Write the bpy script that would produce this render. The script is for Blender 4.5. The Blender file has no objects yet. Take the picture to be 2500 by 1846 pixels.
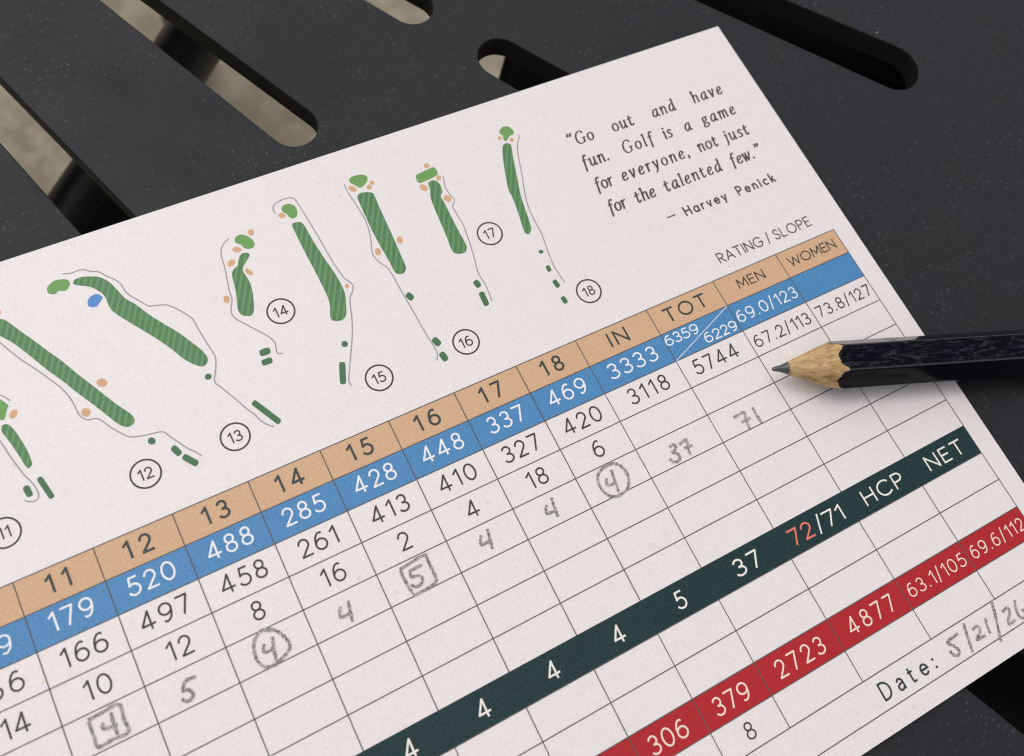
import bpy, bmesh, math, random
from mathutils import Matrix, Vector
random.seed(7)
scene = bpy.context.scene
MM = 0.001
CARD_TOP = 0.0003          # the table's upper face is z = 0, the card is 0.3 mm thick

# ------------------------------------------------------------------ camera
cam_data = bpy.data.cameras.new('camera')
cam = bpy.data.objects.new('camera', cam_data)
scene.collection.objects.link(cam)
cam.matrix_world = Matrix((
    (0.8783737, 0.3813046, -0.2882124, -0.05176978),
    (-0.4523128, 0.8580217, -0.2433348, -0.02500322),
    (0.1545079, 0.3441010, 0.9261327, 0.12692553 + CARD_TOP),
    (0, 0, 0, 1)))
cam_data.sensor_width = 36.0
cam_data.lens = 2154.32 / 2500 * 36.0
cam_data.clip_start = 0.005
cam_data.clip_end = 200.0
cam_data.dof.use_dof = True
cam_data.dof.focus_distance = 0.137
cam_data.dof.aperture_fstop = 24.0
scene.camera = cam

# ------------------------------------------------------------------ sky and light
SUN_EL, SUN_AZ = math.radians(62), math.radians(112)     # direction towards the sun; azimuth from +X towards +Y
world = bpy.data.worlds.new('World'); scene.world = world
world.use_nodes = True
wn, wl = world.node_tree.nodes, world.node_tree.links
wn.clear()
sky = wn.new('ShaderNodeTexSky'); sky.sky_type = 'NISHITA'; sky.sun_disc = False
sky.sun_elevation = SUN_EL; sky.sun_rotation = math.pi/2 - SUN_AZ
sky.dust_density = 4.0; sky.air_density = 1.0; sky.ozone_density = 1.0
hsv = wn.new('ShaderNodeHueSaturation'); hsv.inputs['Saturation'].default_value = 0.22   # cloud cover greys the sky
bg = wn.new('ShaderNodeBackground'); bg.inputs['Strength'].default_value = 0.145
wo = wn.new('ShaderNodeOutputWorld')
wl.new(sky.outputs[0], hsv.inputs['Color']); wl.new(hsv.outputs[0], bg.inputs[0]); wl.new(bg.outputs[0], wo.inputs[0])
sun_data = bpy.data.lights.new('sun', 'SUN'); sun_data.energy = 0.5; sun_data.angle = math.radians(90)
sun_data.color = (1.0, 0.955, 0.91)
sun = bpy.data.objects.new('sun', sun_data); scene.collection.objects.link(sun)
to_sun = Vector((math.cos(SUN_EL)*math.cos(SUN_AZ), math.cos(SUN_EL)*math.sin(SUN_AZ), math.sin(SUN_EL)))
sun.rotation_euler = to_sun.to_track_quat('Z', 'Y').to_euler()
sun.location = to_sun * 3
vs = scene.view_settings
vs.view_transform = 'Standard'; vs.look = 'None'; vs.gamma = 1.0; vs.use_curve_mapping = False
vs.exposure = 0.05
scene.cycles.filter_width = 1.15

# ------------------------------------------------------------------ helpers
def lin(r, g, b):
    f = lambda c: (c/255/12.92) if c/255 <= 0.04045 else ((c/255+0.055)/1.055)**2.4
    return (f(r), f(g), f(b), 1)

class Mat:
    def __init__(s, name):
        s.m = bpy.data.materials.new(name); s.m.use_nodes = True
        s.t = s.m.node_tree; s.b = s.t.nodes['Principled BSDF']
        s.co = None
    def node(s, kind, **kw):
        n = s.t.nodes.new(kind)
        for k, v in kw.items():
            if hasattr(n, k): setattr(n, k, v)
            else: n.inputs[k].default_value = v
        return n
    def link(s, a, b): s.t.links.new(a, b)
    def coord(s, scale=(1, 1, 1), rot=(0, 0, 0)):
        if s.co is None: s.co = s.node('ShaderNodeTexCoord').outputs['Object']
        mp = s.node('ShaderNodeMapping'); mp.inputs['Scale'].default_value = scale; mp.inputs['Rotation'].default_value = rot
        s.link(s.co, mp.inputs[0]); return mp.outputs[0]
    def noise(s, scale, detail=3, rough=0.6, vec=None, dist=0.0):
        n = s.node('ShaderNodeTexNoise'); n.inputs['Scale'].default_value = scale; n.inputs['Detail'].default_value = detail
        n.inputs['Roughness'].default_value = rough; n.inputs['Distortion'].default_value = dist
        s.link(vec if vec is not None else s.coord(), n.inputs['Vector']); return n.outputs[0]
    def ramp(s, fac, *stops):
        r = s.node('ShaderNodeValToRGB'); e = r.color_ramp.elements
        while len(e) < len(stops): e.new(0.5)
        for el, (p, c) in zip(e, stops):
            el.position = p; el.color = c if isinstance(c, tuple) else (c, c, c, 1)
        s.link(fac, r.inputs[0]); return r.outputs[0]
    def mix(s, fac, a, b, mode='MIX'):
        n = s.node('ShaderNodeMix', data_type='RGBA', blend_type=mode)
        for sock, v in ((n.inputs[0], fac), (n.inputs[6], a), (n.inputs[7], b)):
            if hasattr(v, 'is_linked'): s.link(v, sock)
            else: sock.default_value = v
        return n.outputs[2]
    def set(s, **kw):
        for k, v in kw.items():
            i = s.b.inputs[k.replace('_', ' ')]
            if hasattr(v, 'is_linked'): s.link(v, i)
            else: i.default_value = v
    def bump(s, h, strength, dist):
        n = s.node('ShaderNodeBump'); n.inputs['Strength'].default_value = strength; n.inputs['Distance'].default_value = dist
        s.link(h, n.inputs['Height']); s.link(n.outputs[0], s.b.inputs['Normal'])

def ink(name, rgb, grain=0.10, rough=0.5, spec=0.4):
    m = Mat(name)
    c = rgb if len(rgb) == 4 else lin(*rgb)
    hi = tuple(min(1, x*(1+grain*1.6)+grain*0.02) for x in c[:3]) + (1,)
    lo = tuple(x*(1-grain*1.2) for x in c[:3]) + (1,)
    n = m.noise(3200, 2, 0.7)
    n2 = m.noise(160, 3, 0.6)
    col = m.ramp(n, (0.3, lo), (0.72, hi))
    col = m.mix(m.ramp(n2, (0.35, 0.0), (0.7, 0.16)), col, hi)
    m.set(Base_Color=col, Roughness=rough, Specular_IOR_Level=spec)
    m.bump(m.noise(2200, 3, 0.6), 0.25, 0.00003)
    return m.m

def mesh_obj(name, verts, faces, mat, parent=None, smooth=False):
    me = bpy.data.meshes.new(name)
    me.from_pydata(verts, [], faces); me.update()
    if smooth:
        for p in me.polygons: p.use_smooth = True
    me.materials.append(mat)
    o = bpy.data.objects.new(name, me); scene.collection.objects.link(o)
    if parent is not None: o.parent = parent
    return o
def thing(name, label, cat, loc=(0, 0, 0), rotz=0.0, group=None):
    o = bpy.data.objects.new(name, None); scene.collection.objects.link(o)
    o.empty_display_size = 0.01
    o.location = loc; o.rotation_euler = (0, 0, rotz)
    o['label'] = label; o['category'] = cat
    if group: o['group'] = group
    return o

def smooth_path(pts, closed=False, n=6):
    p = [Vector(q) for q in pts]; N = len(p); out = []
    for i in range(N if closed else N-1):
        a = p[(i-1) % N] if closed or i > 0 else p[0]*2-p[1]
        b, c = p[i], p[(i+1) % N]
        d = p[(i+2) % N] if closed or i+2 < N else p[-1]*2-p[-2]
        for k in range(n):
            t = k/n
            out.append(0.5*((2*b)+(c-a)*t+(2*a-5*b+4*c-d)*t*t+(3*b-a-3*c+d)*t**3))
    if not closed: out.append(p[-1])
    return [tuple(q) for q in out]

class Print:
    """flat shapes lying on the card, collected into one mesh; x right, y up in millimetres"""
    def __init__(s, z): s.v = []; s.f = []; s.z = z; s.k = 0
    def lift(s):
        s.k += 1; return CARD_TOP + s.z + (s.k % 40)*0.0000012
    def poly(s, pts):
        z = s.lift(); a = sum(p[0]*q[1]-q[0]*p[1] for p, q in zip(pts, pts[1:]+pts[:1]))
        if a < 0: pts = pts[::-1]
        n = len(s.v); s.v += [(x*MM, y*MM, z) for x, y in pts]; s.f.append(tuple(range(n, n+len(pts))))
    def disc(s, x, y, r, n=14): s.poly([(x+r*math.cos(2*math.pi*k/n), y+r*math.sin(2*math.pi*k/n)) for k in range(n)])
    def strip(s, pts, w, closed=False, nib=None, ext=0.0, wob=None):
        pts = [Vector((p[0], p[1])) for p in pts]
        q = [pts[0]]
        for p in pts[1:]:
            if (p-q[-1]).length > 1e-4: q.append(p)
        if closed and (q[0]-q[-1]).length < 1e-4: q.pop()
        pts = q; N = len(pts)
        if N < 2: return
        if ext and not closed:
            pts[0] = pts[0]-(pts[1]-pts[0]).normalized()*ext; pts[-1] = pts[-1]+(pts[-1]-pts[-2]).normalized()*ext
        z = s.lift(); n0 = len(s.v)
        for i in range(N):
            a = pts[i-1] if (closed or i > 0) else None
            b = pts[(i+1) % N] if (closed or i < N-1) else None
            d1 = (pts[i]-a).normalized() if a is not None else (b-pts[i]).normalized()
            d2 = (b-pts[i]).normalized() if b is not None else d1
            t = d1+d2
            t = t.normalized() if t.length > 1e-6 else d1
            nr = Vector((-t.y, t.x)); c = max(0.55, nr.dot(Vector((-d1.y, d1.x))))
            ww = w
            if nib: ww = w*(nib+(1-nib)*abs(t.y)**1.2)
            if wob: ww *= 1+wob*math.sin(i*1.7+s.k)*0.5+wob*random.uniform(-.5, .5)
            for sg in (-1, 1):
                p = pts[i]+nr*(sg*ww/2/c); s.v.append((p.x*MM, p.y*MM, z+i*6e-8))
        for i in range(N if closed else N-1):
            j = (i+1) % N
            s.f.append((n0+2*i, n0+2*j, n0+2*j+1, n0+2*i+1))
    def build(s, name, mat, parent, root=None):
        o = Vector(root.location) if root is not None else Vector((0, 0, 0))
        return mesh_obj(name, [tuple(Vector(v)-o) for v in s.v], s.f, mat, parent)

# ------------------------------------------------------------------ lettering: centre-line strokes, cap height 1
def arc(cx, cy, rx, ry, a0, a1, n=18):
    return [(cx+rx*math.cos(math.radians(a0+(a1-a0)*k/n)), cy+ry*math.sin(math.radians(a0+(a1-a0)*k/n))) for k in range(n+1)]
def sm(*p): return smooth_path([tuple(q) for q in p], False, 6)
six = sm((.50, .955), (.40, 1.0), (.25, .95), (.09, .74), (.02, .45), (.012, .32))
SANS = {   # width, strokes (lists), closed strokes
 '0': (.66, [], [arc(.33, .5, .33, .5, 0, 360)[:-1]]),
 '1': (.27, [[(0, .78), (.27, 1.0)], [(.27, 1.02), (.27, 0)]], []),
 '2': (.58, [arc(.29, .71, .275, .29, 172, -40)+[(.03, .02)], [(.0, 0), (.60, 0)]], []),
 '3': (.56, [arc(.27, .755, .245, .245, 155, -92, 16), arc(.26, .265, .30, .265, 92, -152, 18)], []),
 '4': (.70, [[(.48, 1.0), (.48, 0)], [(.48, 1.0), (0, .23)], [(.0, .24), (.70, .24)]], []),
 '5': (.58, [[(.52, 1.0), (.14, 1.0)], [(.14, 1.0), (.075, .56)], arc(.26, .315, .32, .315, 128, -152, 18)], []),
 '6': (.64, [six], [arc(.32, .315, .315, .315, 0, 360)[:-1]]),
 '9': (.64, [[(.64-x, 1-y) for x, y in six]], [arc(.32, .685, .315, .315, 0, 360)[:-1]]),
 '7': (.58, [[(0, 1.0), (.58, 1.0)], [(.58, 1.0), (.20, 0)]], []),
 '8': (.58, [], [arc(.29, .765, .235, .235, 0, 360)[:-1], arc(.29, .265, .29, .265, 0, 360)[:-1]]),
 '/': (.30, [[(0, -.12), (.28, 1.12)]], []),
 '.': (.06, [], []), ':': (.06, [], []), ' ': (.30, [], []),
 '-': (.90, [[(0, -.0), (.9, -.0)]], []),
 'T': (.62, [[(0, 1), (.62, 1)], [(.31, 1), (.31, 0)]], []),
 'O': (.86, [], [arc(.43, .5, .43, .5, 0, 360, 26)[:-1]]),
 'I': (.02, [[(.01, 1), (.01, 0)]], []),
 'N': (.66, [[(0, 0), (0, 1)], [(0, 1), (.66, 0)], [(.66, 0), (.66, 1)]], []),
 'M': (.80, [[(0, 0), (.06, 1)], [(.06, 1), (.40, .22)], [(.40, .22), (.74, 1)], [(.74, 1), (.80, 0)]], []),
 'E': (.46, [[(0, 1), (0, 0)], [(0, 1), (.46, 1)], [(0, .52), (.42, .52)], [(0, 0), (.48, 0)]], []),
 'W': (1.06, [[(0, 1), (.26, 0)], [(.26, 0), (.53, .95)], [(.53, .95), (.80, 0)], [(.80, 0), (1.06, 1)]], []),
 'R': (.54, [[(0, 1), (0, 0)], [(0, 1), (.26, 1)]+arc(.26, .74, .26, .26, 90, -90, 12)+[(0, .48)], [(.22, .48), (.54, 0)]], []),
 'P': (.52, [[(0, 1), (0, 0)], [(0, 1), (.25, 1)]+arc(.25, .73, .27, .27, 90, -90, 12)+[(0, .46)]], []),
 'A': (.72, [[(0, 0), (.36, 1)], [(.36, 1), (.72, 0)], [(.14, .32), (.58, .32)]], []),
 'G': (.80, [arc(.43, .5, .43, .5, 42, 330, 24)+[(.82, .46)], [(.48, .46), (.84, .46)]], []),
 'S': (.50, [sm((.47, .85), (.38, .97), (.25, 1.0), (.08, .92), (.05, .74), (.16, .58), (.34, .47), (.48, .33), (.47, .13), (.30, 0), (.12, .03), (0, .18))], []),
 'L': (.44, [[(0, 1), (0, 0)], [(0, 0), (.46, 0)]], []),
 'H': (.64, [[(0, 1), (0, 0)], [(.64, 1), (.64, 0)], [(0, .52), (.64, .52)]], []),
 'C': (.74, [arc(.43, .5, .43, .5, 45, 315, 24)], []),
 'D': (.66, [[(0, 1), (0, 0)], [(0, 1), (.22, 1)]+arc(.22, .5, .44, .5, 90, -90, 18)+[(0, 0)]], []),
 'a': (.52, [[(.52, .62), (.52, 0)]], [arc(.26, .31, .26, .31, 0, 360)[:-1]]),
 'r': (.28, [[(0, .62), (0, 0)], sm((0, .36), (.07, .54), (.18, .62), (.29, .58))], []),
 'v': (.46, [[(0, .62), (.23, 0)], [(.23, 0), (.46, .62)]], []),
 'e': (.52, [[(.02, .33), (.52, .33)]+arc(.26, .31, .26, .31, 5, 318, 20)], []),
 'y': (.46, [[(0, .62), (.24, 0)], [(.47, .62), (.14, -.28)]], []),
 'n': (.42, [[(0, .62), (0, 0)], sm((0, .34), (.06, .53), (.2, .62), (.36, .55), (.42, .38))+[(.42, 0)]], []),
 'i': (.02, [[(.01, .62), (.01, 0)]], []),
 'c': (.46, [arc(.27, .31, .27, .31, 48, 312, 18)], []),
 'k': (.42, [[(0, 1.02), (0, 0)], [(.01, .24), (.36, .62)], [(.12, .35), (.44, 0)]], []),
 't': (.34, [[(.12, .86)]+sm((.12, .6), (.12, .16), (.18, .02), (.34, .04)), [(0, .64), (.30, .64)]], []),
 'q': (.44, [sm((.04, .56), (.16, .66), (.30, .64), (.40, .52), (.42, .36))+[(.42, 0)], sm((.42, .38), (.22, .37), (.05, .30), (.01, .16), (.08, .02), (.22, 0), (.36, .09), (.42, .20))], []),
}
DOTS = {'.': [(.03, .03)], ':': [(.03, .05), (.03, .55)], 'i': [(.01, .84)]}
bowl = sm((.40, .585), (.30, .62), (.16, .55), (.05, .36), (.03, .18), (.10, .03), (.20, .02), (.31, .15), (.40, .36))
ITAL = {
 'a': (.48, [bowl, sm((.41, .62), (.40, .30), (.40, .08), (.45, .0), (.52, .04))], []),
 'n': (.44, [[(-.03, .54), (.07, .62)], [(.07, .62), (.07, 0)], sm((.07, .36), (.16, .55), (.27, .62), (.36, .56), (.385, .42))+[(.385, .12), (.40, .02), (.47, .03)]], []),
 'u': (.46, [[(-.05, .56), (.04, .62)], sm((.04, .62), (.035, .3), (.05, .1), (.14, .01), (.25, .08), (.36, .28)), sm((.37, .62), (.37, .3), (.375, .06), (.42, .0), (.49, .04))], []),
 't': (.30, [sm((.10, .80), (.09, .5), (.09, .14), (.14, .01), (.22, .01), (.30, .10)), [(-.04, .55), (.10, .62), (.29, .62)]], []),
 'o': (.42, [], [arc(.21, .31, .205, .31, 0, 360)[:-1]]),
 'd': (.48, [bowl, sm((.41, 1.0), (.40, .5), (.40, .08), (.45, .0), (.51, .04)), [(.33, .94), (.41, 1.0)]], []),
 'h': (.44, [[(-.03, .93), (.06, 1.0)], [(.06, 1.0), (.06, 0)], sm((.06, .36), (.15, .55), (.26, .62), (.36, .56), (.385, .42))+[(.385, .12), (.40, .02), (.47, .03)]], []),
 'v': (.38, [[(-.04, .58), (.03, .62)], [(.03, .62), (.16, 0)], sm((.16, 0), (.27, .28), (.33, .50), (.34, .63))], []),
 'e': (.38, [sm((.035, .27), (.18, .31), (.32, .40), (.355, .52), (.28, .62), (.16, .58), (.06, .42), (.02, .24), (.07, .06), (.18, .0), (.29, .03), (.37, .12))], []),
 'f': (.34, [sm((.38, .93), (.31, 1.0), (.22, .96), (.17, .82), (.15, .55), (.13, .1), (.12, -.26)), [(.02, .62), (.31, .62)]], []),
 'l': (.10, [[(-.03, .94), (.06, 1.0)], [(.06, 1.0), (.06, .0)], [(.06, .02), (.14, .03)]], []),
 'i': (.10, [[(-.04, .55), (.05, .62)], [(.05, .62), (.05, .0)], [(.05, .02), (.13, .03)]], []),
 'j': (.10, [[(-.04, .55), (.05, .62)], sm((.05, .62), (.05, .2), (.04, -.08), (-.02, -.22), (-.07, -.25))], []),
 's': (.30, [sm((.28, .53), (.23, .62), (.13, .62), (.05, .52), (.08, .40), (.19, .30), (.27, .19), (.24, .04), (.12, -.0), (.0, .06))], []),
 'g': (.42, [[(.28, .57), (.37, .61), (.42, .60)], sm((.09, .28), (.05, .19), (.10, .12), (.24, .10), (.36, .06), (.39, -.04), (.32, -.18), (.16, -.23), (.03, -.18), (.0, -.07), (.10, .08))], [arc(.175, .435, .145, .185, 0, 360)[:-1]]),
 'm': (.70, [[(-.03, .54), (.07, .62)], [(.07, .62), (.07, 0)], sm((.07, .36), (.15, .55), (.24, .62), (.32, .56), (.345, .42))+[(.345, 0)], sm((.345, .36), (.43, .55), (.52, .62), (.60, .56), (.625, .42))+[(.625, .12), (.64, .02), (.71, .03)]], []),
 'r': (.30, [[(-.03, .54), (.07, .62)], [(.07, .62), (.07, 0)], sm((.07, .36), (.13, .52), (.22, .61), (.31, .60))], []),
 'y': (.38, [[(-.04, .58), (.03, .62)], [(.03, .62), (.18, .02)], sm((.35, .63), (.28, .3), (.17, -.05), (.07, -.24), (.0, -.25))], []),
 'w': (.60, [[(-.04, .58), (.03, .62)], [(.03, .62), (.13, 0)], [(.13, 0), (.28, .58)], [(.23, .62), (.36, 0)], sm((.36, 0), (.47, .28), (.54, .50), (.55, .63))], []),
 'G': (.70, [sm((.60, .82), (.52, .96), (.36, 1.0), (.16, .88), (.04, .60), (.05, .28), (.18, .05), (.38, -.01), (.55, .06), (.60, .18))+[(.60, .40)], [(.50, .41), (.70, .41)]], []),
 '.': (.08, [], []), ',': (.08, [sm((.06, .04), (.07, -.04), (.01, -.13))], []),
 '<': (.36, [sm((.12, 1.05), (.03, .96), (.02, .86)), sm((.33, 1.05), (.24, .96), (.23, .86))], []),
 '>': (.32, [sm((.06, 1.0), (.08, .90), (.0, .80)), sm((.27, 1.0), (.29, .90), (.21, .80))], []),
}
IDOTS = {'.': [(.04, .04)], ',': [(.04, .05)], 'i': [(.05, .86)], 'j': [(.05, .86)], '<': [(.05, .87), (.26, .87)], '>': [(.04, .98), (.25, .98)]}

def letters(pr, s, xl, xr, y, H, wt, font=SANS, dots=DOTS, slant=0.0, nib=None, cx=None, gap=None, fit=None):
    """set the word s with its ink from xl to xr (or centred on cx with a fixed gap), baseline y, capital height H, stroke weight wt (mm)"""
    side = {'1': .05}
    wt *= 1.07; k = H-wt; kx = 1.0
    def width(c): return font[c][0]*k
    if cx is not None:
        total = sum(width(c) for c in s)+gap*H*(len(s)-1)
        g = gap*H; x = cx-total/2
    elif fit is not None:          # fixed gaps, glyphs widened or narrowed to fill the measure
        x = xl+wt/2; g = fit*H
        kx = (xr-xl-wt-g*(len(s)-1))/sum(width(c) for c in s)
    else:
        x = xl+wt/2
        if font is ITAL: kx = 1.04
        g = ((xr-xl-wt)-kx*sum(width(c) for c in s))/max(1, len(s)-1)
    for c in s:
        w, st, cl = font[c]
        tr = lambda p: (x+p[0]*k*kx+slant*p[1]*k, y+wt/2+p[1]*k)
        for q in st: pr.strip([tr(p) for p in q], wt, False, nib, ext=0.30*wt)
        for q in cl: pr.strip([tr(p) for p in q], wt, True, nib)
        for d in dots.get(c, ()):
            p = tr(d); pr.disc(p[0], p[1], wt*(0.66 if font is SANS else 0.62), 10)
        x += width(c)*kx+g+(side.get(c, 0)*H if cx is not None else 0)

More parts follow.
